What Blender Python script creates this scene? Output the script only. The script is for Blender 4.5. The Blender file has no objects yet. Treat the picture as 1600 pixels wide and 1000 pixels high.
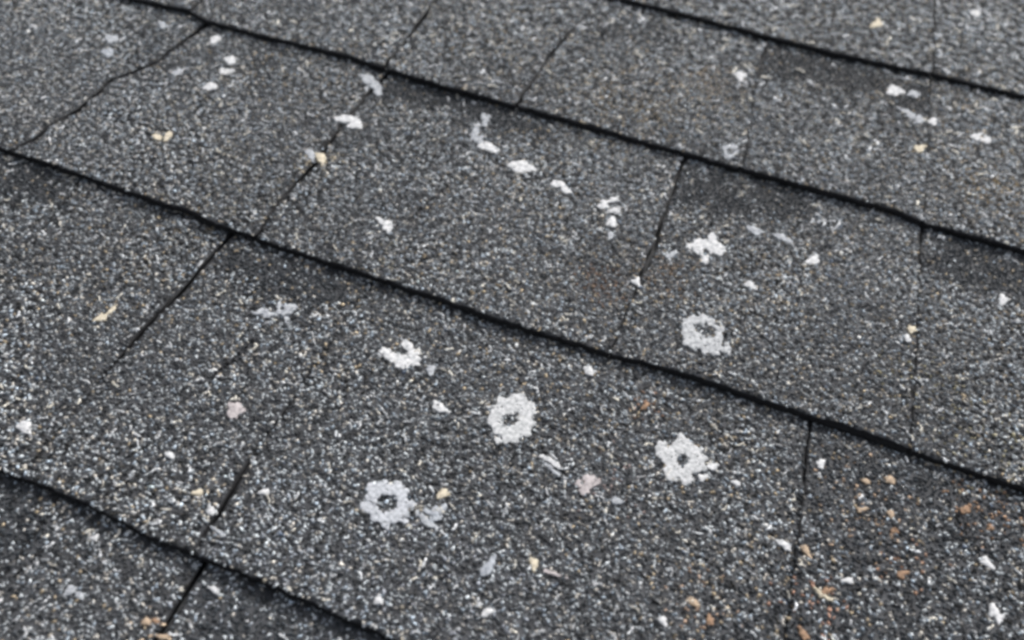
import bpy, bmesh, math, random
import numpy as np
from mathutils import Matrix, Vector

random.seed(4); rng = np.random.default_rng(11)
SC = bpy.context.scene
# ------------------------------------------------------------------ camera
# roof frame: u along the courses, v up the slope, n out of the roof (metres)
E = 0.14                       # exposure of one course
FPX, H = 1264.0, 0.14/0.52632
AX, BX, CX = (math.radians(a) for a in (16.3606, 39.5265, 5.7328))
V0 = 2.36867*H
PITCH = math.radians(20)
ROOF = Matrix.Rotation(PITCH, 4, 'X')
CAMR = Matrix.Rotation(AX,3,'Z') @ Matrix.Rotation(BX,3,'X') @ Matrix.Rotation(CX,3,'Z')
cam = bpy.data.objects.new('camera', bpy.data.cameras.new('camera'))
SC.collection.objects.link(cam); SC.camera = cam
cam.matrix_world = ROOF @ Matrix.Translation((0,0,H)) @ CAMR.to_4x4()
cam.data.sensor_width = 36; cam.data.lens = FPX/1600*36
cam.data.clip_start = 0.01; cam.data.clip_end = 500
cam.data.dof.use_dof = True; cam.data.dof.focus_distance = 0.325; cam.data.dof.aperture_fstop = 8.0
SC.cycles.pixel_filter_type = 'BLACKMAN_HARRIS'; SC.cycles.filter_width = 3.3
SC.render.resolution_x, SC.render.resolution_y = 1024, 640
# ------------------------------------------------------------------ light: overcast day
w = bpy.data.worlds.new('World'); SC.world = w; w.use_nodes = True
nt = w.node_tree; bg = nt.nodes['Background']
sky = nt.nodes.new('ShaderNodeTexSky'); sky.sky_type = 'NISHITA'; sky.sun_disc = False
SUN_EL, SUN_AZ = math.radians(54), math.radians(8)      # azimuth from +Y (upslope) towards +X
sky.sun_elevation = SUN_EL; sky.sun_rotation = SUN_AZ; sky.dust_density = 5.0; sky.ozone_density = 0.6
sky.air_density = 1.0
hs = nt.nodes.new('ShaderNodeHueSaturation'); hs.inputs['Saturation'].default_value = 0.4
nt.links.new(sky.outputs[0], hs.inputs['Color']); nt.links.new(hs.outputs[0], bg.inputs['Color'])
bg.inputs['Strength'].default_value = 0.09
sd = bpy.data.lights.new('sun', 'SUN'); sd.energy = 1.5; sd.angle = math.radians(14); sd.color = (1, .975, .94)
sun = bpy.data.objects.new('sun', sd); SC.collection.objects.link(sun)
sv = Vector((math.sin(SUN_AZ)*math.cos(SUN_EL), math.cos(SUN_AZ)*math.cos(SUN_EL), math.sin(SUN_EL)))
sun.rotation_euler = sv.to_track_quat('Z', 'Y').to_euler(); sun.location = (0, 0, 3)
vs = SC.view_settings; vs.view_transform = 'Standard'; vs.look = 'None'; vs.exposure = 1.2; vs.gamma = 1
# ------------------------------------------------------------------ measuring helpers
MR = np.array(CAMR)
T = 0.0039                     # thickness of a shingle
def ray(px):
    px = np.atleast_2d(np.asarray(px, float))
    return np.stack([px[:,0]-800, 500-px[:,1], -FPX*np.ones(len(px))], 1) @ MR.T
def unp(px, n=0.0):            # photo point -> (u, v) on the plane at height n
    d = ray(px); t = (H-n)/(-d[:,2]); return d[:,:2]*t[:,None]
def proj(u, v, n):             # roof point -> photo point
    c = np.stack([u, v, n-H], -1) @ MR
    return 800+FPX*c[...,0]/(-c[...,2]), 500-FPX*c[...,1]/(-c[...,2])
_tab = rng.random((256,256))
def noise(x, y, s=1.0, o=0):
    x = np.asarray(x)*s+17.3*o+1000; y = np.asarray(y)*s+9.1*o+1000
    xi = np.floor(x).astype(int); yi = np.floor(y).astype(int); fx = x-xi; fy = y-yi
    fx = fx*fx*(3-2*fx); fy = fy*fy*(3-2*fy)
    g = lambda a, b: _tab[(a+o*13) % 256, (b+o*7) % 256]
    return ((g(xi,yi)*(1-fx)+g(xi+1,yi)*fx)*(1-fy)+(g(xi,yi+1)*(1-fx)+g(xi+1,yi+1)*fx)*fy)*2-1
# measured upper edge of each course line (photo pixels)
LINES = {1:[(870,-30),(982,-1),(1070,22),(1203,57),(1330,88),(1451,113),(1600,149),(1760,190)],
 2:[(60,-42),(204,-4),(289,14),(320,31),(430,59),(540,85),(601,105),(690,133),(768,154),(938,200),(1070,238),(1230,282),(1400,328),(1451,350),(1600,390),(1750,430)],
 3:[(-200,175),(0,231),(119,270),(230,309),(289,328),(357,357),(440,385),(540,417),(676,463),(770,498),(870,527),(938,548),(1070,584),(1150,611),(1230,638),(1330,671),(1400,695),(1500,730),(1600,763),(1750,815)],
 4:[(-150,675),(0,735),(136,789),(225,835),(306,867),(420,915),(540,968),(640,1010),(760,1065)]}
LF = {}
for k, p in LINES.items():
    w_ = unp(p, T/2); dv = w_[:,1]-(V0-k*E); LF[k] = (w_[:,0], dv)
def vline(k, u):               # v of the lower edge of the course above line k
    u = np.asarray(u, float); d = np.zeros_like(u)
    if k in LF:
        a, b = LF[k]; d = np.interp(u, a, b)
    return V0-k*E+d+noise(u, u*0+k, 160, k % 9)*.00035+noise(u, u*0+k, 420, (k+3) % 9)*.0005+noise(u, u*0+k, 900, (k+5) % 9)*.00025
# measured joints per row (row r lies between line r and r+1 counted from above: its lower edge is line r+1)
JP = {0:[([(1120,-40),(1112,24)],.3),([(1462,-40),(1461,0),(1457,113)],1.0)],
 1:[([(380,-60),(312,8)],1.8),([(700,-20),(672,12),(658,32),(628,72),(603,104)],[1.2,1.3,2.4,1.3,1.8]),([(935,0),(866,78),(838,120),(817,152)],[.4,1.8,.9,1.9]),([(1199,62),(1178,150),(1160,262)],[1.1,.5,.6]),([(1456,120),(1450,240),(1441,345)],[.8,.4,.5])],
 2:[([(318,36),(245,95),(196,117),(176,122),(138,160),(118,178),(84,196),(60,218),(20,238)],[2.5,2.2,1.9,2.2,1.2,2.2,1.4,1.5,1.2]),([(598,118),(580,135),(558,165),(515,220),(490,260),(452,300),(430,325),(405,368)],[2.6,2.2,1.7,2.0,1.8,1.4,1.0,1.2]),([(1068,250),(1040,330),(1026,375),(1010,415),(984,470),(955,548)],[1.6,1.0,2.3,2.2,.6,.3]),([(1442,360),(1437,470),(1422,700)],[.9,.6,.3])],
 3:[([(122,280),(-60,520)],.25),([(350,372),(322,405),(285,450),(245,492),(210,530),(170,580),(0,790)],[2.1,2.0,1.7,1.6,1.9,.5,.2]),([(572,445),(480,590),(425,670),(395,712),(382,738),(350,790),(306,860)],[.35,.3,.6,.4,1.5,1.3,.6]),([(1268,668),(1245,860),(1222,1060)],[.8,.55,.45])],
 4:[([(82,785),(-60,980)],.3),([(313,882),(285,935),(240,1000),(180,1110)],2.0),([(900,1130),(860,1250)],1.0)]}
def joint_fn(row, pts, gap):
    w_ = unp(pts, 0.0005); o = np.argsort(w_[:,1]); vv, uu = w_[o,1], w_[o,0]; gg = (np.array(gap if isinstance(gap, list) else [gap]*len(pts), float)/1000)[o]
    def f(v):
        v = np.asarray(v, float); u = np.interp(v, vv, uu)
        return u+noise(v, v*0+row, 230, (row*3+len(pts)) % 9)*.0007+noise(v, v*0, 480, row)*.0005
    f.gapf = lambda v: np.interp(v, vv, gg); f.u = float(uu.mean()); return f
def const_joint(u0, row, gap=1.0):
    def f(v):
        v = np.asarray(v, float); return u0+noise(v, v*0+u0, 230, row)*.0006
    f.gapf = lambda v: gap/1000+np.asarray(v)*0; f.u = u0; return f
ROWS = {}
for r in range(-3, 7):
    js = [joint_fn(r, p, g) for p, g in JP.get(r, [])]
    lo = min([j.u for j in js], default=0.02*r); hi = max([j.u for j in js], default=0.02*r+.001)
    if not js: js = [const_joint(lo, r)]
    span = .34 if r > 4 else .44 + .16*(2-min(r,2))
    u = lo
    while u > -span: u -= .11+.09*rng.random(); js.append(const_joint(u, r))
    u = hi
    while u < span+.1: u += .11+.09*rng.random(); js.append(const_joint(u, r))
    ROWS[r] = sorted(js, key=lambda j: j.u)
def surf(row, u, v):           # height of the top surface of row at (u, v)
    s = (v-(V0-(row+1)*E))/E
    return T/2-T*s+noise(u, v, 22, row % 9)*.0004+noise(u, v, 70, (row+4) % 9)*.00018
def gapv(j, v, side):
    return j.gapf(v)*.5*(1.0+.55*noise(v, v*0+j.u*50, 260, 3 if side > 0 else 5))+.00025*noise(v, v*0+j.u*90, 620, 4 if side > 0 else 6)
def jR(j, v): return j(v)+gapv(j, v, 1)      # left edge of the shingle right of the joint
def jL(j, v): return j(v)-gapv(j, v, -1)
def locate(px, py):            # photo point -> row, u, v, n on the roof surface
    n = 0.0
    for _ in range(6):
        u, v = unp((px, py), n)[0]
        row = next((r for r in range(-3, 7) if v >= float(vline(r+1, u))), 6)
        n = float(surf(row, u, v))
    return row, u, v, n
# ------------------------------------------------------------------ pigment fields (photo points, kept on the roof as (u,v))
def poly_uv(pts): return unp(pts, 0.0)
# darker factory-blended shade bands of granules
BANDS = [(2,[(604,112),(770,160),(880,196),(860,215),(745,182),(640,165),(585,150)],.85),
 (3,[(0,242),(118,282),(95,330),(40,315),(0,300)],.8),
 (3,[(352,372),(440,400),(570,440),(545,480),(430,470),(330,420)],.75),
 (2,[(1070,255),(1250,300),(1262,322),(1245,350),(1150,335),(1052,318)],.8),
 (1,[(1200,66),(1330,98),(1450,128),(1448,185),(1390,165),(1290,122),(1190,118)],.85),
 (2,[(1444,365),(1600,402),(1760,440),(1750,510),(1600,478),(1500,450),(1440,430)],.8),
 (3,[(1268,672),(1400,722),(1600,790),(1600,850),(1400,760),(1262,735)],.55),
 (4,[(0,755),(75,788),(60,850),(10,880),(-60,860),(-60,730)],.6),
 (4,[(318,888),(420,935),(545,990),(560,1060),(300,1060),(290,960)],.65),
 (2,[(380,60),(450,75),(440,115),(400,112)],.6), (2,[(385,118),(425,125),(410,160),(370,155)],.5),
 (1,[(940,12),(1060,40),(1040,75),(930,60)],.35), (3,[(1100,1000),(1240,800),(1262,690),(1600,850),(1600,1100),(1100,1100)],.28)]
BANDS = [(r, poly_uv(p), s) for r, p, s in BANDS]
def inpoly(P, x, y):
    c = np.zeros(x.shape, bool); n = len(P)
    for i in range(n):
        x1, y1 = P[i]; x2, y2 = P[i-1]
        if y1 == y2: continue
        c ^= ((y1 > y) != (y2 > y)) & (x < (x2-x1)*(y-y1)/(y2-y1)+x1)
    return c
# clumping of light and dark stone: a random field of a narrow range of wavelengths
_wl = rng.uniform(.0031, .0052, 90); _wa = rng.uniform(0, 2*math.pi, 90); _wp = rng.uniform(0, 2*math.pi, 90)
_kx = 2*math.pi/_wl*np.cos(_wa); _ky = 2*math.pi/_wl*np.sin(_wa)
def clump(u, v):
    f = np.zeros_like(u)
    u2 = u+noise(u, v, 90, 1)*.004; v2 = v+noise(u, v, 90, 2)*.004
    for a, b, p in zip(_kx, _ky, _wp): f += np.cos(a*u2+b*v2+p)
    wt = np.clip((v-(V0-2.5*E))/(1.6*E), 0, 1)      # the upper courses have coarser clumping
    h = np.zeros_like(u)
    for a, b, p in zip(_kx*.5, _ky*.5, _wp[::-1]): h += np.cos(a*u2+b*v2+p)
    wt = .2+.7*wt
    return (f*np.sqrt(1-wt*wt)+h*wt)/math.sqrt(45)
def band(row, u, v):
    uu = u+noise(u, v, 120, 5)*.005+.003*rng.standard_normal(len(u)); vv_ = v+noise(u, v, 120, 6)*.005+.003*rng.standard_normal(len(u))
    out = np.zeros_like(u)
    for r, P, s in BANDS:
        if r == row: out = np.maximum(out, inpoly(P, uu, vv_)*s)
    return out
# coloured granules: px, py, radius px, colour, probability
TINTS = [(340,200,120,(.42,.38,.29),.10),(350,290,110,(.36,.33,.25),.10),(500,250,40,(.6,.5,.33),.25),(1000,170,110,(.46,.36,.22),.24),
 (1110,130,60,(.46,.35,.22),.3),(1550,310,60,(.40,.28,.12),.25),(940,445,45,(.22,.13,.08),.5),(1050,430,50,(.25,.17,.10),.35),
 (1010,630,40,(.36,.2,.12),.2),(1350,780,90,(.5,.33,.2),.12),(1430,880,70,(.42,.22,.12),.07),(1545,800,60,(.36,.2,.1),.22),
 (1100,950,60,(.5,.32,.2),.18),(1270,950,60,(.5,.25,.15),.2),(1430,590,60,(.34,.3,.16),.15),(1540,690,80,(.36,.32,.18),.15),
 (320,770,40,(.5,.42,.3),.3),(240,975,40,(.5,.36,.22),.3),(600,420,60,(.4,.36,.26),.12),(950,740,80,(.3,.22,.2),.10),
 (1130,150,60,(.45,.38,.25),.1),(60,160,160,(.34,.34,.33),.15),(430,910,170,(.24,.27,.31),.2),(700,870,160,(.25,.27,.31),.15)]
TUV = []
for px, py, r, c, p in TINTS:
    a = unp((px, py))[0]; b = unp((px+r, py))[0]; TUV.append((a, float(np.linalg.norm(b-a)), c, p))
# dark scratches in the granule coat
SCR = [((400,530),(330,592),1.0),((443,302),(487,352),.9),((1010,940),(1080,965),.5),((1500,805),(1540,870),1.0),((700,290),(640,345),.6),((60,860),(20,900),.6),((350,250),(290,262),.7),((850,705),(885,742),1.0)]
SCR = [(unp(a)[0], unp(b)[0], w_/1000) for a, b, w_ in SCR]
# ------------------------------------------------------------------ materials
def mat_granule():
    m = bpy.data.materials.new('asphalt_granules'); m.use_nodes = True; t = m.node_tree; b = t.nodes['Principled BSDF']
    at = t.nodes.new('ShaderNodeAttribute'); at.attribute_name = 'pigment'
    no = t.nodes.new('ShaderNodeTexNoise'); no.inputs['Scale'].default_value = 900; no.inputs['Detail'].default_value = 4
    tc = t.nodes.new('ShaderNodeTexCoord'); t.links.new(tc.outputs['Object'], no.inputs['Vector'])
    mr = t.nodes.new('ShaderNodeMapRange'); mr.inputs[1].default_value=.3; mr.inputs[2].default_value=.7; mr.inputs[3].default_value=.65; mr.inputs[4].default_value=1.35
    t.links.new(no.outputs['Fac'], mr.inputs[0])
    mx = t.nodes.new('ShaderNodeVectorMath'); mx.operation = 'SCALE'
    t.links.new(at.outputs['Color'], mx.inputs[0]); t.links.new(mr.outputs[0], mx.inputs['Scale'])
    t.links.new(mx.outputs[0], b.inputs['Base Color'])
    bp = t.nodes.new('ShaderNodeBump'); bp.inputs['Strength'].default_value = .6; bp.inputs['Distance'].default_value = .0004
    t.links.new(no.outputs['Fac'], bp.inputs['Height']); t.links.new(bp.outputs[0], b.inputs['Normal'])
    b.inputs['Roughness'].default_value = .75; b.inputs['Specular IOR Level'].default_value = .2
    return m
def mat_crust(name, c1, c2):
    m = bpy.data.materials.new(name); m.use_nodes = True; t = m.node_tree; b = t.nodes['Principled BSDF']
    tc = t.nodes.new('ShaderNodeTexCoord')
    no = t.nodes.new('ShaderNodeTexNoise'); no.inputs['Scale'].default_value = 650; no.inputs['Detail'].default_value = 6
    t.links.new(tc.outputs['Object'], no.inputs['Vector'])
    cr = t.nodes.new('ShaderNodeValToRGB'); cr.color_ramp.elements[0].position=.35; cr.color_ramp.elements[1].position=.62
    cr.color_ramp.elements[0].color = (*c2,1); cr.color_ramp.elements[1].color = (*c1,1)
    t.links.new(no.outputs['Fac'], cr.inputs[0]); t.links.new(cr.outputs[0], b.inputs['Base Color'])
    bp = t.nodes.new('ShaderNodeBump'); bp.inputs['Strength'].default_value = .5; bp.inputs['Distance'].default_value = .0004
    t.links.new(no.outputs['Fac'], bp.inputs['Height']); t.links.new(bp.outputs[0], b.inputs['Normal'])
    b.inputs['Roughness'].default_value = .9; b.inputs['Specular IOR Level'].default_value = .2
    return m
def mat_deck():
    m = bpy.data.materials.new('asphalt_felt'); m.use_nodes = True; t = m.node_tree; b = t.nodes['Principled BSDF']
    vo = t.nodes.new('ShaderNodeTexVoronoi'); vo.inputs['Scale'].default_value = 450
    tc = t.nodes.new('ShaderNodeTexCoord'); t.links.new(tc.outputs['Object'], vo.inputs['Vector'])
    cr = t.nodes.new('ShaderNodeValToRGB'); cr.color_ramp.elements[0].color=(.02,.02,.022,1); cr.color_ramp.elements[1].color=(.2,.2,.2,1)
    t.links.new(vo.outputs['Color'], cr.inputs[0]); t.links.new(cr.outputs[0], b.inputs['Base Color']); b.inputs['Roughness'].default_value=.95
    return m
MG = mat_granule()
CR = {'white': mat_crust('white_crust', (.62,.62,.62), (.34,.35,.36)), 'grey': mat_crust('pale_grey_crust', (.42,.44,.46), (.20,.21,.23)),
 'ring': mat_crust('ring_crust', (.54,.545,.55), (.30,.31,.315)), 'ringblue': mat_crust('bluish_ring_crust', (.50,.515,.545), (.27,.285,.305)), 'ringdim': mat_crust('dim_ring_crust', (.47,.48,.49), (.24,.25,.26)), 'blue': mat_crust('bluish_crust', (.40,.425,.455), (.18,.195,.22)),
 'cream': mat_crust('cream_crust', (.62,.56,.44), (.34,.30,.23)), 'orange': mat_crust('orange_chip', (.36,.23,.15), (.13,.09,.06)),
 'tan': mat_crust('tan_chip', (.50,.38,.27), (.20,.16,.12)), 'pink': mat_crust('pinkish_crust', (.46,.42,.42), (.24,.22,.22))}
# ------------------------------------------------------------------ mesh building
def mesh_obj(name, V, F4, F3, origin, mat, col=None, smooth=False):
    me = bpy.data.meshes.new(name)
    n4, n3 = len(F4), len(F3)
    me.vertices.add(len(V)); me.vertices.foreach_set('co', np.asarray(V, np.float32).ravel())
    loops = np.concatenate([np.asarray(F4, np.int32).ravel(), np.asarray(F3, np.int32).ravel()])
    me.loops.add(len(loops)); me.loops.foreach_set('vertex_index', loops)
    me.polygons.add(n4+n3)
    st = np.concatenate([np.arange(n4)*4, n4*4+np.arange(n3)*3]).astype(np.int32)
    me.polygons.foreach_set('loop_start', st)
    me.update(calc_edges=True); me.validate()
    if smooth: me.polygons.foreach_set('use_smooth', np.ones(n4+n3, bool))
    if col is not None:
        a = me.color_attributes.new('pigment', 'FLOAT_COLOR', 'POINT')
        a.data.foreach_set('color', np.concatenate([col, np.ones((len(col),1))], 1).astype(np.float32).ravel())
    me.materials.append(mat)
    o = bpy.data.objects.new(name, me); SC.collection.objects.link(o)
    o.matrix_world = ROOF @ Matrix.Translation(origin)
    return o
# templates of crushed-stone granules
def templates(k, npts):
    out = []
    for _ in range(k):
        bm = bmesh.new()
        for _ in range(npts):
            d = Vector([random.gauss(0,1) for _ in range(3)]).normalized()*random.uniform(.8,1.05); bm.verts.new(d)
        r = bmesh.ops.convex_hull(bm, input=bm.verts[:])
        bmesh.ops.delete(bm, geom=[v_ for v_ in bm.verts if not v_.link_faces], context='VERTS')
        bmesh.ops.triangulate(bm, faces=bm.faces[:]); bm.verts.index_update()
        out.append((np.array([v.co[:] for v in bm.verts]), np.array([[v.index for v in f.verts] for f in bm.faces]))); bm.free()
    return out
TPL = templates(14, 11); TPS = templates(8, 6)
def granules(cu, cv, cn, size, asp, ang, col, tpls):
    Vs, Fs, Cs = [], [], []; off = 0; which = rng.integers(0, len(tpls), len(cu))
    for ti, (tv, tf) in enumerate(tpls):
        s = np.where(which == ti)[0]
        if not len(s): continue
        ca, sa = np.cos(ang[s]), np.sin(ang[s]); sz = size[s]; a = asp[s]
        X = tv[None,:,0]*(sz*a)[:,None]; Y = tv[None,:,1]*(sz/a)[:,None]; Z = tv[None,:,2]*(sz*.62)[:,None]
        P = np.stack([X*ca[:,None]-Y*sa[:,None]+cu[s][:,None], X*sa[:,None]+Y*ca[:,None]+cv[s][:,None], Z+cn[s][:,None]], -1)
        n = tv.shape[0]; Vs.append(P.reshape(-1,3)); Fs.append((tf[None]+(np.arange(len(s))*n)[:,None,None]+off).reshape(-1,3))
        Cs.append(np.repeat(col[s], n, 0)); off += len(s)*n
    if not Vs: return np.zeros((0,3)), np.zeros((0,3), int), np.zeros((0,3))
    return np.concatenate(Vs), np.concatenate(Fs), np.concatenate(Cs)
DARK, LIGHT = .022, .50
PAL = np.array([(.022,.023,.026),(.05,.052,.057),(.10,.104,.11),(.17,.176,.182),(.28,.285,.29),(.44,.44,.43),(.75,.75,.73),(.27,.245,.20),(.12,.15,.20)])
def colours(row, u, v, n, field=False, base=None):
    pr = np.array([.05,.12,.19,.26,.22,.07,.007,.055,.03]) if base is None else np.array(base); pr = pr/pr.sum()
    idx = np.searchsorted(np.cumsum(pr), rng.random(len(u))); idx = np.clip(idx, 0, 8)
    c = PAL[idx].copy()*(1+.25*rng.standard_normal(len(u))[:,None]*.5)
    if field:
        f = clump(u, v)+.22*rng.standard_normal(len(u)); g = np.clip((f+.78)/1.45, 0, 1); g = g*g*(3-2*g)
        val = (DARK+(LIGHT-DARK)*g)*np.exp(.22*rng.standard_normal(len(u)))
        hue = rng.random(len(u)); tint = np.where((hue < .2)[:,None], (1.06,1.0,.90), np.where((hue > .86)[:,None], (.84,.98,1.12), (.935,1.0,1.04)))
        c = val[:,None]*tint
        soft = np.clip(.5+.9*noise(u, v, 28, 7)+.5*noise(u, v, 75, 8), 0, 1)[:,None]*.36*np.clip(1.3-(v-(V0-2.5*E))/(1.6*E), 0, 1)[:,None]   # patches with a finer, evener blend
        c = c*(1-soft)+soft*np.array([.115,.122,.13])*np.exp(.35*rng.standard_normal((len(u),1)))
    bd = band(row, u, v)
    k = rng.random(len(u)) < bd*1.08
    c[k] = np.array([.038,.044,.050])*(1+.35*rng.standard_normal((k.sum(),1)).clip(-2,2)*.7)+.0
    k = rng.random(len(u)) < .02*np.clip(1+2*noise(u, v, 14, 4), 0, 3); c[k] = np.array((.44,.36,.25))*(.5+.7*rng.random((k.sum(),1)))
    for (a, r, tc, p) in TUV:
        d = np.hypot(u-a[0], v-a[1])/r
        k = rng.random(len(u)) < p*np.clip(1.2-d, 0, 1)
        tq = np.array(tc); tq = tq*.72+tq.mean()*.28; c[k] = tq*(.55+.7*rng.random((k.sum(),1)))
    big = 1+.18*noise(u, v, 18, 2)+.12*noise(u, v, 60, 3)
    c *= big[:,None]
    for a, b, w_ in SCR:
        ab = b-a; L = float(ab@ab); t = np.clip(((u-a[0])*ab[0]+(v-a[1])*ab[1])/L, 0, 1)
        d = np.hypot(u-a[0]-t*ab[0], v-a[1]-t*ab[1]); k = d < w_; c[k] = (.012,.012,.013)
    return np.clip(c, .008, .9), bd
# region of the roof that gets real granules: the view and a margin round it
VIEW = unp([(-260,-120),(1860,-120),(1860,1160),(-260,1160)])
u0, u1 = VIEW[:,0].min(), VIEW[:,0].max(); v0, v1 = VIEW[:,1].min(), VIEW[:,1].max()
def scatter(cell):
    nu, nv = int((u1-u0)/cell), int((v1-v0)/(cell))
    gu, gv = np.meshgrid(np.arange(nu), np.arange(nv)); gu = gu+.5*(gv % 2)
    u = u0+(gu+.5+.42*(rng.random(gu.shape)*2-1))*cell; v = v0+(gv+.5+.42*(rng.random(gv.shape)*2-1))*cell
    u, v = u.ravel(), v.ravel(); k = inpoly(VIEW, u, v); return u[k], v[k]
BIG = scatter(.0024); FINE = scatter(.00142)

LABELS = {  # (row, index of the joint on its left among the measured ones, -1 = left of all)
 (0,-1):'blurred grey shingle at the top edge, right of the centre',
 (0,0):'grey shingle at the top right, left of a thin upright joint',
 (0,1):'blurred grey shingle in the top right corner',
 (1,-1):'small sliver of grey shingle at the top left edge, above a stepped course line',
 (1,0):'grey shingle at the top left between two slanting joints',
 (1,1):'narrow grey shingle at the top centre with a notch at its upper left',
 (1,2):'grey shingle at the top centre dotted with tan granules',
 (1,3):'shingle at the upper right with a dark band and a bright white fleck',
 (1,4):'shingle at the right edge, second course down, with ochre granules',
 (2,-1):'worn pale grey shingle in the upper left corner beside a zigzag open joint',
 (2,0):'shingle with cream flecks between the zigzag joint and the next open joint',
 (2,1):'wide shingle in the middle with a dark band and a row of white flecks',
 (2,2):'shingle right of the middle carrying the bluish oval ring and a jagged white patch',
 (2,3):'shingle at the right edge with a dark upper band, third course down',
 (3,-1):'shingle with a dark corner at the left edge below the long course line',
 (3,0):'evenly speckled grey shingle at the left, ending in a crooked open joint',
 (3,1):'shingle left of the three white rings with one pale fleck in its middle',
 (3,2):'wide shingle at the bottom centre carrying three white rings',
 (3,3):'dark shingle at the bottom right sprinkled with orange chips',
 (4,-1):'dark shingle in the bottom left corner',
 (4,0):'shingle at the bottom left with a cream chip beside a wide open joint',
 (4,1):'dark smooth shingle at the bottom edge, right of a wide open joint'}
def build_shingle(row, jl, jr, label):
    vb0 = V0-(row+1)*E; LEN = 2.04*E
    inview = False
    ul, ur = jl.u, jr.u
    step = .0011
    tst = inpoly(VIEW, np.linspace(ul, ur, 12), np.full(12, vb0+.5*E)).any() or inpoly(VIEW, np.linspace(ul, ur, 12), np.full(12, vb0+.05*E)).any() or inpoly(VIEW, np.linspace(ul, ur, 12), np.full(12, vb0+.95*E)).any()
    if not tst: step = .004
    nc = max(8, int((ur-ul)/step))
    s = np.linspace(0, 1, nc)
    rows_v = np.concatenate([[0,.0005,.0012,.0022,.004], np.arange(.007, E*1.12, .003 if tst else .01), [E*1.5, LEN]])
    def ucol(v, s): 
        a = jR(jl, v); b = jL(jr, v)
        return a+(b-a)*s
    G = []                                      # profile rows: each (nc,3)
    def row_pts(dv, top, lift=0.0):
        um = ucol(np.full(nc, vb0+dv), s)
        vb = vline(row+1, um); v = vb+dv
        um = ucol(v, s)
        n = surf(row, um, v)
        return um, v, n
    # underside back, underside front
    for dv in (LEN, E*1.1, E*.5, .004):
        um, v, n = row_pts(dv, False); G.append(np.stack([um, v, n-T+.0003], 1))
    um, v, n = row_pts(.0006, False); jag = noise(um, um*0, 900, 1)*.0003
    G.append(np.stack([um, v+jag, n-T+.0003], 1))
    um, v, n = row_pts(0.0, False); jag = noise(um, um*0, 900, 2)*.0004
    G.append(np.stack([um, v+jag, n-T*.72], 1)); G.append(np.stack([um, v+jag*.5, n-T*.5], 1))
    # the top laminate may stand back from the lower one
    rec = .0003+.0004*(noise(um, um*0, 90, 4)+.3).clip(0)
    if row == 2:
        a, b = unp((1275,655))[0][0], unp((1425,700))[0][0]
        rec = rec+.0012*np.clip(1-np.abs((um-(a+b)/2)/((b-a)/2))**4, 0, 1)
    G.append(np.stack([um, v+rec, n-T*.42], 1))
    for dv in rows_v:
        um, v, n = row_pts(dv, True); v = v+rec*np.exp(-dv/.004)*(1 if dv < .02 else 0); r_ = .0006*np.exp(-dv/.0007)
        G.append(np.stack([um, v, n-r_], 1))
    G = np.array(G); nr = len(G); V = G.reshape(-1,3); 
    i = np.arange(nr*nc).reshape(nr, nc)
    F4 = np.stack([i[:-1,:-1], i[:-1,1:], i[1:,1:], i[1:,:-1]], -1).reshape(-1,4)
    # close the back and the sides
    F4 = np.concatenate([F4, np.stack([i[-1,:-1], i[-1,1:], i[0,1:], i[0,:-1]], -1)])
    sideL = []; sideR = []
    top0 = 8
    # side strips: pair underside rows with top rows through centre fans
    V = list(V); 
    F3 = []
    for side, c in ((0, 0), (1, nc-1)):
        ring = i[:,c]; ctr = np.mean([V[k] for k in ring[[3,-3]]], 0)
        # strip between underside polyline and top polyline
        und = [0,1,2,3,4,5,6,7]; 
        ub = ring[3]; 
        lowv = np.array([V[k] for k in ring[:4]])
        for a in range(top0, nr-1):
            vm = (V[ring[a]][1]+V[ring[a+1]][1])/2; q = ring[int(np.argmin(abs(lowv[:,1]-vm)))]
            t_ = (ring[a], ring[a+1], q); F3.append(t_ if side == 0 else t_[::-1])
        for a in range(3, top0):
            t_ = (ring[a], ring[a+1], ring[3]); 
            if a > 3: F3.append(t_ if side == 0 else t_[::-1])
        # joins between the fans
        prev = None
        for a in range(top0, nr-1):
            vm = (V[ring[a]][1]+V[ring[a+1]][1])/2; q = int(np.argmin(abs(lowv[:,1]-vm)))
            if prev is not None and q != prev: 
                t_ = (ring[a], ring[q], ring[prev]); F3.append(t_ if side == 0 else t_[::-1])
            prev = q
    V = np.array(V); F3 = np.array(F3)
    base = np.array([.05,.052,.056])*(1+.5*noise(V[:,0], V[:,1], 700, 3))[:,None]
    frontk = np.zeros(len(V), bool); frontk[i[3:9].ravel()] = True; frontk[i[:, [0,-1]].ravel()] = True
    base[frontk] = (.010,.010,.011)
    Vs, F3s, Cs = [V], [F3], [np.clip(base,.006,.5)]; off = len(V)
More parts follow.
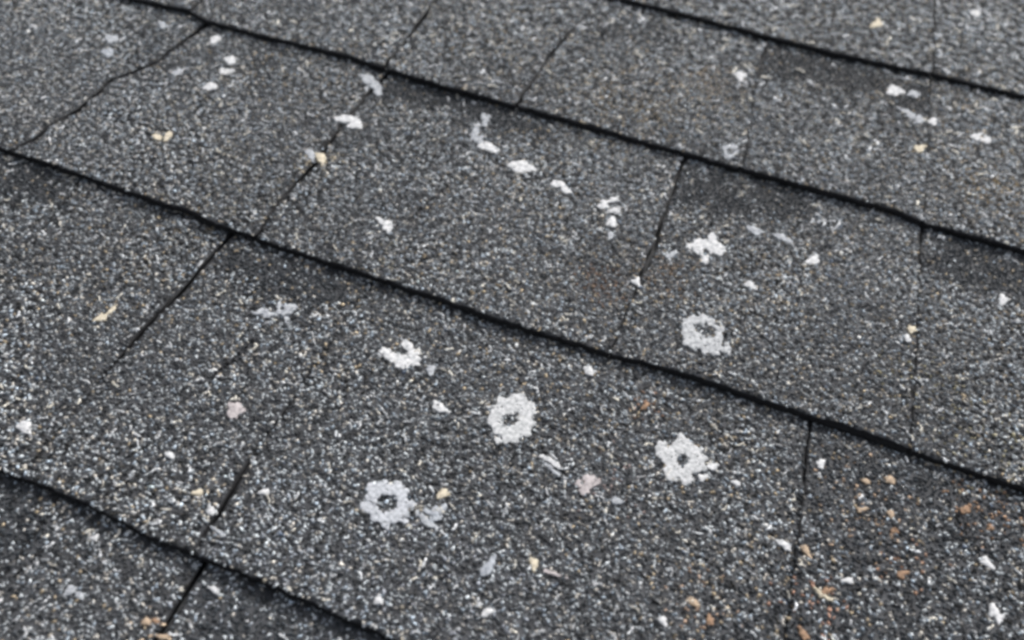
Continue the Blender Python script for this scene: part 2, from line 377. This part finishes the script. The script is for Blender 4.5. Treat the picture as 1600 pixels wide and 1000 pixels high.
    if tst:
        for lay, (gu, gv) in enumerate((BIG, FINE)):
            k = (gu > min(jl.u,jr.u)-.05) & (gu < max(jl.u,jr.u)+.05) & (gv > vb0-.02) & (gv < vb0+E+.02)
            gu_, gv_ = gu[k], gv[k]
            lo = vline(row+1, gu_); hi = vline(row, gu_)+.006
            rc = np.interp(gu_, um, rec) if len(um) else 0
            k = (gv_ > lo+rc+.0001) & (gv_ < hi) & (gu_ > jR(jl, gv_)+np.clip(jl.gapf(gv_)-.0004, 0, .0005)) & (gu_ < jL(jr, gv_)-np.clip(jr.gapf(gv_)-.0004, 0, .0005))
            gu_, gv_ = gu_[k], gv_[k]; n = surf(row, gu_, gv_); N = len(gu_)
            if not N: continue
            if lay == 0:
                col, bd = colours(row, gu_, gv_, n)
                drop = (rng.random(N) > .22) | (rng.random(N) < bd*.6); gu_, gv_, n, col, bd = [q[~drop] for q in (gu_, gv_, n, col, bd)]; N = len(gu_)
                size = .00100*(.62+.62*rng.random(N)**1.4); size *= np.where(col.mean(1) > .5, 1.2, 1.0)
                asp = 1+.7*rng.random(N)**2
                pv, pf, pc = granules(gu_, gv_, n+size*.28, size, asp, rng.random(N)*6.3, col, TPL)
            else:
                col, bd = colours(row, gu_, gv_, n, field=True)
                size = .00086*(.72+.6*rng.random(N)); asp = 1+.3*rng.random(N)
                pv, pf, pc = granules(gu_, gv_, n+size*.3, size, asp, rng.random(N)*6.3, col, TPS)
            Vs.append(pv); F3s.append(pf+off); Cs.append(pc); off += len(pv)
            if lay == 0 and N:               # long pale slivers of grit among the granules
                k = rng.random(len(gu_)) < .36; gu_, gv_, n, bd = gu_[k], gv_[k], n[k], bd[k]; k = rng.random(len(gu_)) > bd*.8; gu_, gv_, n = gu_[k], gv_[k], n[k]; N = len(gu_)
                al = np.where(rng.random(N) < .5, -.55, .9)+.5*rng.standard_normal(N); cc = np.exp(rng.normal(-.72, .3, N)).clip(.2,.75)[:,None]*np.where((rng.random(N) < .3)[:,None], (1.05,1,.88), (.98,1,1.02))
                bend = rng.normal(0, .6, N)
                for seg in range(3):
                    ln = .0013*(.8+.7*rng.random(N))*(1+.8*np.clip((gv_-(V0-2.6*E))/(1.8*E), 0, 1))
                    pv, pf, pc = granules(gu_, gv_, n+.00045, ln*.52, 1.5+0*ln, al, cc, TPL)
                    Vs.append(pv); F3s.append(pf+off); Cs.append(pc); off += len(pv)
                    gu_ = gu_+np.cos(al)*ln*.75; gv_ = gv_+np.sin(al)*ln*.75; al = al+bend; live = rng.random(N) < .7; gu_, gv_, n, al, bend, cc, N = gu_[live], gv_[live], n[live], al[live], bend[live], cc[live], int(live.sum())
                    gu_ = np.minimum(gu_, jL(jr, gv_)-.0008); gv_ = np.maximum(gv_, vline(row+1, gu_)+.001)
    V = np.concatenate(Vs); F3 = np.concatenate(F3s); C = np.concatenate(Cs)
    org = np.array([float(jl(vb0)), vb0, T/2])
    o = mesh_obj('shingle', V-org, F4, F3, org, MG, C)
    o['category'] = 'shingle'; o['group'] = 'asphalt shingles laid in overlapping courses'; o['label'] = label
    return o
def spare_label(row, i, side):
    return f'asphalt shingle outside the picture, {side} end of course {row+4}'
for r, js in ROWS.items():
    nm = len(JP.get(r, [])); first = min([k for k, j in enumerate(js) if any(abs(j.u-joint_fn(r,p,g).u) < 1e-9 for p, g in JP.get(r, []))], default=None)
    for k in range(len(js)-1):
        if first is not None and (r, k-first) in LABELS and k-first <= nm-1: lab = LABELS[(r, k-first)]
        else: lab = 'plain grey asphalt shingle beyond the edge of the picture'
        build_shingle(r, js[k], js[k+1], lab)
# ------------------------------------------------------------------ roof deck under the shingles
bm = bmesh.new(); bmesh.ops.create_grid(bm, x_segments=2, y_segments=2, size=1.0)
bmesh.ops.scale(bm, vec=(3, 2.2, 1), verts=bm.verts); me = bpy.data.meshes.new('roof_deck'); bm.to_mesh(me); bm.free()
me.materials.append(mat_deck()); dk = bpy.data.objects.new('roof', me); SC.collection.objects.link(dk); dk['kind'] = 'structure'
dk.matrix_world = ROOF @ Matrix.Translation((0, .35, -T*2.0))
# ------------------------------------------------------------------ crusty spots and flecks lying on the shingles
def crust(name, label, cat, mat, blobs, holes=(), group=None, thick=.0003, rough=.35, cell=.00036, lift=.0007, spk=.8):
    """blobs / holes: (px, py, rx, ry, deg) ellipses measured in the photo, laid on the roof surface"""
    cx = np.mean([b[0] for b in blobs]); cy = np.mean([b[1] for b in blobs])
    row, uc, vc, nc_ = locate(cx, cy)
    ext = max(max(abs(b[0]-cx)+max(b[2],b[3]), abs(b[1]-cy)+max(b[2],b[3])) for b in blobs)+6
    cn = unp([(cx-ext,cy-ext),(cx+ext,cy-ext),(cx+ext,cy+ext),(cx-ext,cy+ext)], nc_)
    us = np.arange(cn[:,0].min(), cn[:,0].max()+cell, cell); vv = np.arange(cn[:,1].min(), cn[:,1].max()+cell, cell)
    U, W = np.meshgrid(us, vv); seed = len(bpy.data.objects) % 9
    N = surf(row, U, W)
    X, Y = proj(U, W, N+lift)
    def fld(bs):
        f = np.full(U.shape, -9.)
        for (bx, by, rx, ry, dg) in bs:
            a = math.radians(dg); dx, dy = X-bx, Y-by
            p = (dx*math.cos(a)+dy*math.sin(a))/rx; q = (-dx*math.sin(a)+dy*math.cos(a))/ry
            th = np.arctan2(q, p); kk = 0.0 if rx > 24 or holes else .6 if rx > 15 else 1.0; d = np.hypot(p, q)*(1+kk*.16*np.cos(3*th+bx)+kk*.13*np.cos(2*th+by)+kk*.08*np.cos(5*th+bx*3)+(1-kk)*(.075*np.cos(11*th+bx)+.05*np.cos(5*th+by))); f = np.maximum(f, (1-d)*min(rx, ry)/10)
        return f
    nz = noise(U, W, 330, seed)*.6+noise(U, W, 800, (seed+2) % 9)*.55
    f = fld(blobs)+nz*rough
    if holes: f = np.minimum(f, -fld(holes)+nz*rough*.6)
    M = f > 0
    M &= ~(noise(U, W, 1500, (seed+5) % 9) > spk)
    hgt = thick*(.35+.65*np.clip(f*1.6, 0, 1))*(1+.45*noise(U, W, 900, (seed+1) % 9))
    V, F4, ids = [], [], {}
    def vid(j, i_, top):
        k = (j, i_, top)
        if k not in ids:
            ids[k] = len(V); u, v = us[i_]-.5*cell, vv[j]-.5*cell
            jit = noise(u, v, 2100, 3)*.3*cell
            jj, ii = min(j, M.shape[0]-1), min(i_, M.shape[1]-1)
            V.append((u+jit, v+jit*.7, N[jj,ii]+(lift+hgt[jj,ii]*1.0 if top else -.0003)))
        return ids[k]
    us = np.append(us, us[-1]+cell); vv = np.append(vv, vv[-1]+cell)
    for j, i_ in zip(*np.where(M)):
        F4.append((vid(j,i_,1), vid(j,i_+1,1), vid(j+1,i_+1,1), vid(j+1,i_,1)))
        for (dj, di, a, b) in ((-1,0,(j,i_),(j,i_+1)), (1,0,(j+1,i_+1),(j+1,i_)), (0,-1,(j+1,i_),(j,i_)), (0,1,(j,i_+1),(j+1,i_+1))):
            jj, ii = j+dj, i_+di
            if not (0 <= jj < M.shape[0] and 0 <= ii < M.shape[1] and M[jj,ii]):
                F4.append((vid(*a,0), vid(*b,0), vid(*b,1), vid(*a,1)))
        
    if not V: print('EMPTY', label); return
    V = np.array(V); org = V.mean(0); org[2] = V[:,2].min()
    o = mesh_obj(name, V-org, np.array(F4), np.zeros((0,3), int), org, CR[mat], smooth=True)
    o['label'] = label; o['category'] = cat
    if group: o['group'] = group
    return o
RG = 'white ring-shaped spots on the shingles'
def R_(lab, mat, blobs, holes=(), **k): crust('ring_spot', lab, 'ring spot', mat, blobs, holes, group=RG, lift=.00065, spk=.74, thick=.0002, **k)
R_('bright white ring with a small dark hole, topmost of the three white rings', 'ring',
   [(799,654,35,36,0),(812,625,12,10,0),(828,640,8,14,0),(780,688,9,7,0)], [(796,656,12,9,-10),(806,648,5,4,0)], rough=.35)
R_('white ring with a ragged lower edge, rightmost of the three on the wide bottom shingle', 'ring',
   [(1066,716,33,30,10),(1052,738,16,15,0),(1088,722,16,16,0),(1072,748,10,8,0),(1035,705,10,14,0),(1110,727,8,5,0)], [(1066,718,10,11,0),(1045,694,4,7,30)], rough=.5)
R_('round white ring with a wide dark centre, lowest and leftmost of the rings', 'ringblue',
   [(606,786,35,35,0),(604,822,6,9,0),(570,790,9,6,0),(643,788,8,5,0),(632,812,7,7,0),(578,762,7,7,0)], [(604,787,16,14,0)], rough=.42)
R_('pale bluish oval ring with a speckled centre, just above the long middle course line', 'ringdim',
   [(1096,520,33,29,15),(1112,538,22,14,25),(1134,545,10,9,0)], [(1106,516,15,10,20),(1092,512,8,6,0)], rough=.5)
G2 = 'white patches and flecks lying on the shingles'
def P_(lab, mat, blobs, holes=(), **k): crust('white_patch', lab, 'patch', mat, blobs, holes, group=G2, lift=.0005, **k)
def F_(lab, mat, *blobs, **k):
    k.setdefault('rough', .27); crust('fleck', lab, 'fleck', mat, [(x, y, a*.9, b*.88, d) for x, y, a, b, d in blobs], (), group=G2, **k)
P_('jagged white patch with dark notches above the bluish oval ring', 'white', [(1098,385,22,11,8),(1114,378,9,14,-20),(1126,390,9,8,0),(1084,385,8,5,0),(1103,405,6,7,0)], [(1103,395,5,5,0),(1112,402,4,3,0)], rough=.4)
P_('white crescent patch with a ragged foot, left of the topmost ring', 'white', [(622,561,26,8,12),(603,550,8,8,40),(645,560,12,6,30),(628,568,12,7,0)], [(620,548,10,5,0)], rough=.45)
P_('short thick white streak just above the white crescent patch', 'white', [(638,542,17,7,48),(648,551,8,4,0)], rough=.25)
P_('thin white hook-shaped patch under the course line in the middle', 'grey', [(743,205,5,15,15),(757,186,6,10,-20),(748,219,7,6,0)], rough=.3)
P_('bright white curved fleck at the foot of the hook-shaped patch', 'white', [(762,229,15,7,15)], rough=.2)
P_('pale blue-grey smudge right of the lowest ring', 'blue', [(681,806,9,16,15),(672,800,6,6,0),(690,795,6,6,0)], rough=.6)
P_('long pale streak slanting from the lowest ring to the blue-grey smudge', 'grey', [(664,811,22,4,38),(683,824,6,4,20)], rough=.3)
P_('pinkish white jagged patch between the rings, just left of the ragged one', 'pink', [(921,753,13,12,10),(915,764,7,10,10),(905,756,6,6,0)], rough=.4)
P_('grey crinkled patch on the shingle under the first open joint at the left', 'grey', [(446,484,14,10,-10),(420,490,20,5,5),(458,480,7,6,0),(447,497,5,7,0)], [(440,482,4,4,0)], rough=.45)
P_('pale triangular patch lying across the open joint at the top', 'grey', [(580,128,18,7,35),(590,140,7,9,20)], rough=.3)
P_('faint round pale grey spot with a dark middle in the upper right', 'grey', [(1141,236,12,11,0)], [(1141,236,6,6,0)], rough=.4)
F_('longest white fleck, lying across the open joint in the upper middle', 'white', (540,186,17,7,5), (555,194,12,8,20))
F_('broad white pointed fleck, middle one of the row under the dark band', 'white', (810,260,15,11,0), (826,262,10,6,20))
F_('white zigzag fleck, rightmost of the row under the dark band', 'white', (868,288,9,6,20), (884,297,13,6,40))
F_('elongated white fleck alone on the left of the wide middle shingle', 'white', (602,350,14,7,28), (607,358,6,6,0))
F_('upper fleck of the white cluster near the middle right joint', 'white', (957,312,9,5,-10))
F_('middle fleck of the white cluster near the middle right joint', 'white', (942,320,9,7,-25))
F_('low wide fleck of the white cluster near the middle right joint', 'white', (962,329,10,5,0))
F_('round fleck hanging below the white cluster', 'white', (956,347,8,8,0))
F_('small pale fleck, lowest below the white cluster', 'grey', (953,367,6,7,20))
F_('cream coloured fleck touching the open joint in the upper middle', 'cream', (502,246,10,8,20))
F_('pale blue-white fleck left of the cream one on the joint', 'grey', (485,241,11,6,40))
F_('small round white fleck near the tip of the zigzag joint', 'white', (336,61,8,6,0))
F_('slanting white fleck, upper of two beside the small dark patch', 'white', (359,94,10,5,25))
F_('horizontal white fleck, lower of two beside the small dark patch', 'white', (355,111,11,5,0))
F_('brightest round white fleck on the shingle with cream flecks', 'white', (329,135,10,8,0))
F_('dim white fleck left of the two beside the small dark patch', 'grey', (278,112,9,5,0))
F_('pale round fleck near the top left, upper of a pair', 'grey', (174,60,9,6,0))
F_('bluish round fleck near the top left, lower of a pair', 'blue', (168,82,10,7,-20))
F_('faint pale fleck between the top left pair and the course line', 'grey', (254,39,8,6,0))
F_('cream crescent fleck low on the shingle with cream flecks', 'cream', (245,214,9,4,20), (262,212,4,7,30))
F_('bright white oval fleck under the course line in the upper right', 'white', (1398,142,12,9,10))
F_('small dim oval fleck right beside the bright one in the upper right', 'grey', (1427,146,10,6,0))
F_('pale fleck just left of the thin upright joint', 'grey', (1436,188,9,7,15), (1420,178,14,5,30))
F_('white round fleck just right of the thin upright joint', 'white', (1458,190,7,7,0))
F_('white elongated fleck at the far right of the second course', 'white', (1527,213,10,6,5), (1540,218,8,6,30))
F_('small white fleck near the top right corner', 'white', (1525,22,8,6,0))
F_('cream fleck left of the top right corner', 'cream', (1371,36,9,6,-10))
F_('white fleck near a joint at the top, right of the tan granules', 'white', (1156,119,10,6,25))
F_('cream crescent fleck below the pair at the thin upright joint', 'cream', (1438,232,11,5,5))
F_('round white fleck right of the jagged patch', 'white', (1270,407,10,7,0))
F_('slanting white fleck between the jagged patch and the round fleck, lower down', 'white', (1172,445,9,6,40))
F_('pale slanting fleck in the streak above the jagged patch', 'grey', (1180,360,14,6,15))
F_('pale streak right of the slanting fleck above the jagged patch', 'grey', (1222,371,18,4,25))
F_('upper cream fleck of a close pair near the right edge', 'cream', (1425,514,8,6,20))
F_('lower white fleck of a close pair near the right edge', 'white', (1418,530,8,6,35))
F_('upright white fleck at the right edge under the dark band', 'white', (1568,468,6,10,10))
F_('pale fleck at the left tip of the crack in the middle joint', 'white', (995,440,10,5,45))
F_('pale grey fleck above the brown stain by the middle joint', 'grey', (1048,399,9,6,-20))
F_('round white fleck just under the middle course line', 'white', (921,580,9,7,10))
F_('white oblong fleck left of the topmost ring', 'white', (688,637,13,7,28))
F_('dim fleck between the crescent patch and the oblong fleck', 'grey', (673,579,7,8,30))
F_('squarish pale fleck alone in the middle of the left shingle', 'pink', (367,641,15,12,-10), rough=.3)
F_('bright white fleck at the left edge', 'white', (37,667,12,9,-10))
F_('cream streak on the left shingle', 'cream', (158,496,14,5,-10), (175,484,12,4,-45))
F_('white fleck right of the lowest ring, above the blue-grey smudge', 'cream', (692,773,14,6,-28))
F_('thin white streak slanting between the topmost and the ragged ring', 'white', (862,722,23,4,34))
F_('thinner pale streak just below the thin white streak', 'grey', (866,736,19,3,34))
F_('pale blue oblong fleck near the bottom centre', 'blue', (764,884,14,9,-45), (757,892,7,6,0))
F_('small round white fleck at the lower left of the bottom centre', 'white', (592,938,7,8,0))
F_('white round fleck beside the second open joint from below', 'white', (330,798,9,7,20))
F_('cream fleck above the white one beside the open joint', 'cream', (308,770,9,5,0))
F_('white fleck right of the tilted open joint', 'white', (414,768,9,6,-25))
F_('white fleck left of the tilted open joint', 'white', (265,711,9,5,0))
F_('white square fleck in the bottom right corner', 'white', (1553,955,9,10,-20), (1562,966,8,8,-20), rough=.12)
F_('white oblong fleck above the square one in the corner', 'white', (1542,880,13,7,28))
F_('round pale fleck just right of the ragged ring', 'white', (1112,729,8,4,0), (1098,746,9,6,0))
F_('white fleck a little right of the ragged ring', 'white', (1150,755,10,6,15))
F_('pale fleck right of the pinkish patch', 'grey', (964,782,8,7,0))
F_('cream fleck near the bottom centre right', 'cream', (834,881,7,9,0))
F_('pinkish streak near the bottom centre right', 'pink', (865,896,18,4,22))
F_('white oblong fleck near the bottom edge, middle', 'white', (762,957,12,7,-35))
F_('round white fleck near the bottom edge', 'white', (1036,969,7,8,0))
F_('small white fleck near the top of the bottom right shingle', 'white', (1282,724,7,7,20))
F_('white round fleck low in the bottom right shingle', 'white', (1326,907,9,5,0))
F_('long cream fleck beside a small orange chip at the bottom right', 'cream', (1285,929,20,5,35))
F_('pale long fleck crossing the dark joint left of the orange chips', 'white', (1226,852,11,6,38))
F_('pale slab fleck by the bottom course line at the left', 'grey', (345,833,17,4,32))
F_('white fleck in the bottom left shingle, right one', 'white', (149,841,8,6,-30))
F_('white fleck right of the bottom open joint', 'white', (333,920,9,5,25))
F_('pale fleck in the bottom left shingle near its lower edge', 'grey', (110,922,8,10,10), (125,930,8,5,20))
OG = 'orange and tan stone chips on the shingles'
def O_(lab, *blobs, m='orange'): crust('stone_chip', lab, 'stone chip', m, [(x, y, a*.72, b*.68, d) for x, y, a, b, d in blobs], (), group=OG, rough=.38)
O_('tan chip highest in the bottom right shingle', (1350,750,10,6,0), m='tan')
O_('cream-tan chip right of the highest one', (1391,750,8,6,30), m='tan')
O_('tan chip directly below the highest one', (1348,796,11,5,0), m='tan')
O_('long tan chip slanting in the bottom right shingle', (1390,802,12,6,58), m='tan')
O_('brownish pink chip just under the long tan one', (1398,829,11,6,38))
O_('long tan chip at the left border of the bottom right shingle', (1259,861,14,5,45), m='tan')
O_('orange-brown chip in the middle of the bottom right shingle', (1412,897,14,7,0))
O_('small orange chip above the long cream fleck', (1292,922,8,7,20))
O_('red-orange chip at the bottom edge', (1256,990,14,6,50))
O_('tan chip near the bottom edge, left of the joint', (1084,940,14,8,45), m='tan')
O_('dull orange chip below the tan one near the bottom edge', (1108,968,7,11,10))
O_('dull orange chip near the right edge', (1549,823,11,8,10))
O_('upper dull chip near the right edge', (1510,795,8,8,0))
O_('orange half of a two-tone chip by the bottom open joint', (243,970,7,7,0))
O_('cream half of a two-tone chip by the bottom open joint', (228,971,9,7,0), m='tan')
O_('tan chip at the bottom edge beside the open joint', (257,995,9,6,0), m='tan')
O_('thin orange chip below the middle course line', (1006,636,9,3,-35))
